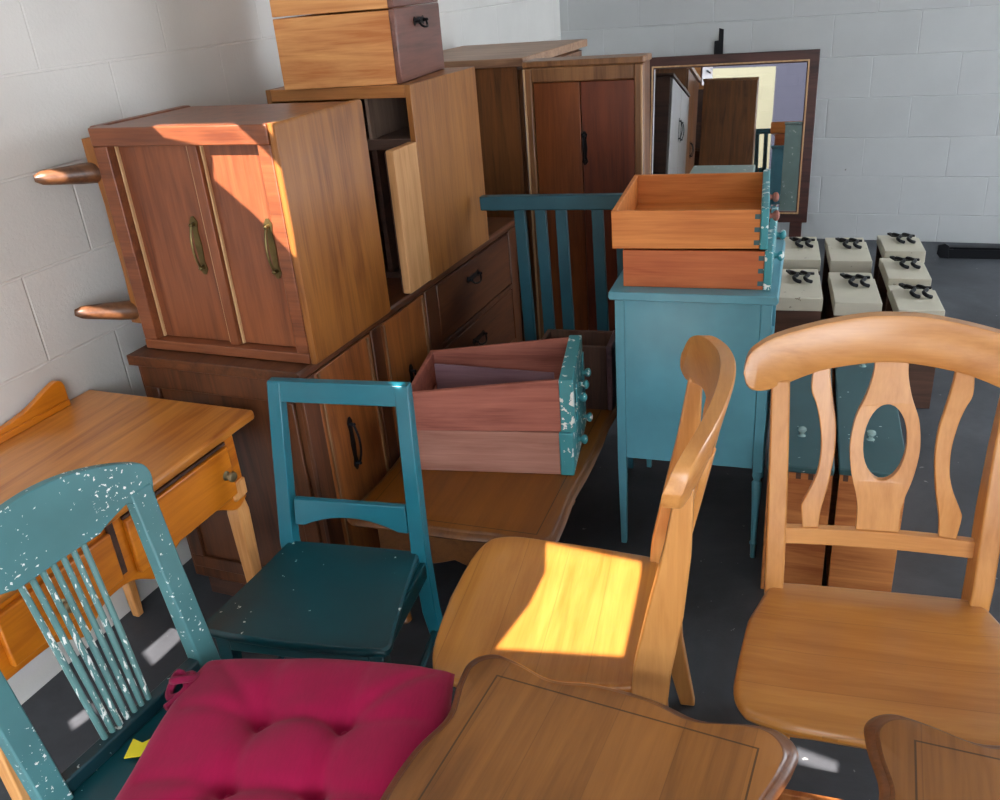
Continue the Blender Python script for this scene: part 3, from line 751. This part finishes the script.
# yellow scrap on the seat rail under the cushion
yt = M(); yt.prism([(0, 0), (.05, .006), (.058, .035), (.03, .042), (.034, .062), (.004, .058), (.012, .03)], 'z', 0, .003)
for v in yt.bm.verts: v.co.z += .012*math.sin(v.co.x*60)
yo = yt.obj('yellow_wrapper', PL_YEL, None, .0008)
yo.location = (-1.165, .825, .4625); yo.rotation_euler = (0, R(-4), R(95)); yo.scale = (1.35, 1.35, 1)
tag(yo, 'crumpled yellow plastic scrap peeking out from under the crimson cushion', 'scrap')

# ------------------------------------------------------------------ end tables in front
def end_table(label, loc, rz):
    r = thing('end_table', label, 'end table', loc, rz, 'matching brown end tables')
    gm = bpy.data.materials.get('end_table_walnut') or wood('end_table_walnut', '69401a', 'a66d34', 'y', .38, .12, .55, groove=(.245, .265, 0, 0, .0017), planks=(0, .118), fine=.12)
    em = bpy.data.materials.get('end_table_edge') or wood('end_table_edge', '4e2a14', '7a4a28', 'x', .36, .35, .6)
    ogee_top('table_top', ogee_outline(-.326, .311, -.335, .335, .022, .06), -.030, 0, gm, r, em)
    m = M()
    for s in (-1, 1): m.box(-.195, .195, s*.262-.009, s*.262+.009, -.12, -.031); m.box(s*.205-.009, s*.205+.009, -.25, .25, -.12, -.031)
    m.obj('apron', em, r, .003)
    for sx in (-1, 1):
        for sy in (-1, 1):
            m = M(); pts = []; rad = []
            for i in range(13):
                t = i/12; z = -.032*(1-t)-.555*t
                off = .018*math.sin(t*PI*1.15)-.02*t
                pts.append((sx*(.200+off), sy*(.257+off), z)); rad.append(.028-.015*t+(.008 if t > .93 else 0))
            m.tube(pts, rad, 12).obj('leg', em, r, 0)
    return r
ZT = .5815
end_table('brown shaped end table with an inlaid border line, beside the crimson cushion', (-.341, .868, ZT), -3)
end_table('brown shaped end table in front of the oak chair facing the camera', (.405, .952, ZT), 0)

# low wooden box on the floor between the end tables
lb, f = drawer('pine_drawer', 'small striped pine box on the floor between the two end tables', 'box', (-.052, .995, .001), (0, 0, R(5)), .145, .275, .33, .014, W_UPR, W_UPR, W_RAW, None, (.0, .0, 0, 0), .016)

# ------------------------------------------------------------------ desk
dk = thing('writing_desk', 'honey pine writing desk with drawers, against the block wall', 'desk', (-1.515, .755, 0))
Ld = .95
DS = .08
m = M().prism([(-.605, .742), (-.004, .742), (.0, .750), (.0, .764), (-.006, .770), (-.605, .770)], 'y', 0, Ld); m.obj('desk_top', W_DESKT, dk, .003)
# gallery along the wall
gp = smoothline([(.0, .83), (.10, .806), (.28, .796), (.48, .798), (.62, .812), (.70, .838), (.745, .852), (.765, .846), (.772, .83)], 5)
m = M().prism([(.0, .7705)]+gp+[(.772, .7705)], 'x', -.598, -.578); m.obj('gallery', W_DESK, dk, .002)
m = M().box(-.5775, -.570, .0, .768, .7705, .790); m.obj('gallery_moulding', W_DESK, dk, .002)
# front face with scalloped lower edge
def scallop(y):
    return .555+.055*(.5+.5*math.cos((y-.56)/.30*2*PI))*(1 if y > .36 else .9)
ys = [i*.79/48+.0 for i in range(49)]
lowp = [(y, (.555+.045*(1-((y-.575)/.22)**2) if abs(y-.575) < .22 else .555)) for y in ys]
lowp = [(.0, .57)]+[(y, .57-.045*math.exp(-((y-.20)/.05)**2)-.055*math.exp(-((y-.44)/.06)**2)-.05*math.exp(-((y-.75)/.06)**2)) for y in ys[1:]]
m = M().prism([(-.078, .741), (-.078, .57)]+lowp+[(.79, .741)], 'x', -.038, -.020); m.obj('front_rail', W_DESK, dk, .002)
m = M().box(-.30, -.0385, .745, .775, .56, .741).box(-.30, -.0385, .34, .36, .58, .741).box(-.315, -.3005, .02, .775, .62, .741); m.obj('drawer_case', W_DESK, dk, .002)
for y0, y1, zz in ((.375, .745, .555), (.02, .325, .575)):
    d = M().box(-.0195, -.003, y0, y1, zz+.02, .722).obj('drawer', W_DESK, dk, .004)
    knob((-.003, y1-.03 if y1 > .5 else y0+.14, .648), (1, 0, 0), K_KNOB, d, .015)
m = M().box(-.0198, -.012, .327, .345, .60, .738).box(-.0198, -.012, .375, .747, .724, .732); m.obj('drawer_gap_shade', W_INS, dk, 0)  # solid dark strips painted in for the shade of the gaps
for x, y in ((-.040, .765), (-.57, .765), (-.57, -.045), (-.040, -.045)):
    m = M(); pts = [(x, y, .003), (x, y, .05), (x, y, .40), (x, y, .50), (x, y, .54), (x, y, .741 if x > -.3 else .741)]
    hw = [.013, .0145, .021, .0225, .018, .027 if x > -.3 else .022]
    if x > -.3: pts[-1] = (x, y, .552); pts.append((x, y, .5525)); hw[-1] = .027; hw.append(.027); pts[-1] = (x, y, .60)
    if x > -.3 and True:
        m.sqleg(pts, hw)
    else: m.sqleg(pts, hw)
    m.obj('leg', W_DESKL, dk, .004)

for o in dk.children:
    if o.name.split('.')[0] not in ('desk_top',):
        o.location.y = DS

# ------------------------------------------------------------------ drawers stood on end
def upright(name, label, x, y, yaw, Hh, W, L, side, front, group, handle):
    r, f = drawer(name, label, 'drawer', (x, y, .002), (0, R(-90), R(yaw)), L-.022, W, Hh, .014, side, side, front, group, (.004, .004, .003, .003), .022, dovetail=None)
    handle(f, L, W, Hh); return r
def two_knobs(f, L, W, Hh):
    for y in (.19, W-.16): knob((L, y, Hh*.5), (1, 0, 0), K_GLASSK, f, .014)
UP = 'long teal fronted drawers stood on end'
for i, (x, y, lab) in enumerate(((-.020, 2.312, 'teal fronted drawer stood on end beside the nightstand leg, knobs facing up'), (.175, 2.335, 'teal fronted drawer stood on end, farther from the nightstand, knobs facing up'))):
    r = upright('upright_drawer', lab, x, y, 4, .178, .90, .455, W_UPR, T_UP, UP, two_knobs)
    for k in range(5): M().box(.413, .4325, -.0012, .0005, .018+.034*k, .032+.034*k).obj('dovetail', W_BROWN, r, 0)
def black_pull(f, L, W, Hh):
    """a bar plate with two hooked bails lying across the front"""
    y = W*.58; z = Hh*.42
    m = M()
    m.prism([(y+.052, z-.060), (y+.066, z-.060), (y+.070, z+.030), (y+.105, z+.050), (y+.098, z+.066), (y+.050, z+.048)], 'x', L+.0002, L+.010)
    for zz in (z-.018, z+.030):
        pts = [(L+.006, y+.056, zz+.012), (L+.020, y+.035, zz+.014), (L+.020, y-.005, zz-.014), (L+.020, y-.045, zz+.004), (L+.014, y-.070, zz-.006), (L+.006, y-.064, zz-.026)]
        m.tube([tuple(p) for p in smoothline(pts, 3)], .0085, 8)
    m.obj('handle', K_BLACK, f, .001)
WG = 'cream fronted drawers stood on end in rows'
CREAM = [
 (-.148, 3.79, 'cream drawer stood on end, near one of the pair next to the teal nightstand', .19, .46),
 (-.195, 4.35, 'cream drawer stood on end, far one of the pair next to the teal nightstand', .172, .46),
 (.088, 3.77, 'cream drawer stood on end, near one of the middle pair behind the oak chair', .182, .46),
 (.036, 4.36, 'cream drawer stood on end, far one of the middle pair behind the oak chair', .182, .46),
 (.322, 3.72, 'cream drawer stood on end, nearest of the three beside the bare floor', .168, .36),
 (.285, 4.125, 'cream drawer stood on end, middle of the three beside the bare floor', .172, .36),
 (.272, 4.55, 'cream drawer stood on end, against the wall end of the three beside the bare floor', .178, .34),
]
for x, y, lab, Hh, W in CREAM:
    r, f = drawer('cream_drawer', lab, 'drawer', (x, y, .002), (0, R(-90), R(6.5)), .385, W, Hh, .014, W_BROWN, W_BROWN, P_CREAM, WG, (.004, .004, .003, .003), .06)
    q = M().prism([(.3854, -.004), (.445, -.004), (.445, W*.70), (.428, W*.74), (.428, W+.004), (.3854, W+.004)], 'z', -.003, Hh+.003)
    bpy.data.objects.remove(f); f = q.obj('front_panel', P_CREAM, r, .003)
    black_pull(f, .445, W, Hh)

# black metal bed rail on the floor
br = thing('bed_rail', 'black steel angle bed rail lying on the floor along the back wall', 'bed rail', (.44, 5.93, .001), 3)
m = M().prism([(0, 0), (.05, 0), (.05, .006), (.006, .006), (.006, .055), (0, .055)], 'x', .03, 1.7)
m.obj('angle_bar', K_BLACK, br, .001)
m = M().prism([(0, .004), (.05, .0), (.045, .08), (.02, .095), (-.015, .085), (-.02, .03)], 'y', -.008, .012); m.obj('hook_plate', K_BLACK, br, .002)
m = M().box(.06, 1.7, .14, .19, .0, .03).box(.05, .09, .05, .14, .0, .02); m.obj('cross_bar', K_BLACK, br, .002)

# ------------------------------------------------------------------ camera, light
cam = bpy.data.cameras.new('camera'); co = bpy.data.objects.new('camera', cam); col.objects.link(co)
yaw, pit, rol = -0.423382514, 0.447220263, -0.085355003
cy, sy, cp, sp = math.cos(yaw), math.sin(yaw), math.cos(pit), math.sin(pit)
fwd = Vector((sy*cp, cy*cp, -sp)); right = Vector((cy, -sy, 0)); up = right.cross(fwd)
c, s = math.cos(rol), math.sin(rol)
r_ = right*c+up*s; u_ = right*(-s)+up*c
co.matrix_world = Matrix(((r_.x, u_.x, -fwd.x, 0), (r_.y, u_.y, -fwd.y, 0), (r_.z, u_.z, -fwd.z, 1.78), (0, 0, 0, 1)))
cam.sensor_width = 36; cam.lens = 869.11*36/1000; cam.clip_start = .02; cam.clip_end = 200
scene.camera = co

sun = bpy.data.lights.new('sun', 'SUN'); so = bpy.data.objects.new('sun', sun); col.objects.link(so)
sun.energy = 13.0; sun.angle = R(.2); sun.color = (1, .89, .82)
so.rotation_euler = Vector((0, math.cos(R(42)), -math.sin(R(42)))).to_track_quat('-Z', 'Y').to_euler()
so.location = (0, -5, 8)
w = bpy.data.worlds.new('sky'); scene.world = w; w.use_nodes = True
bg = w.node_tree.nodes['Background']; bg.inputs['Color'].default_value = (.84, .91, 1.0, 1); bg.inputs['Strength'].default_value = 5.2

vs = scene.view_settings
vs.view_transform = 'Standard'; vs.look = 'None'; vs.gamma = 1; vs.use_curve_mapping = False; vs.exposure = 0.95
scene.cycles.max_bounces = 10; scene.cycles.diffuse_bounces = 6; scene.cycles.use_denoising = True
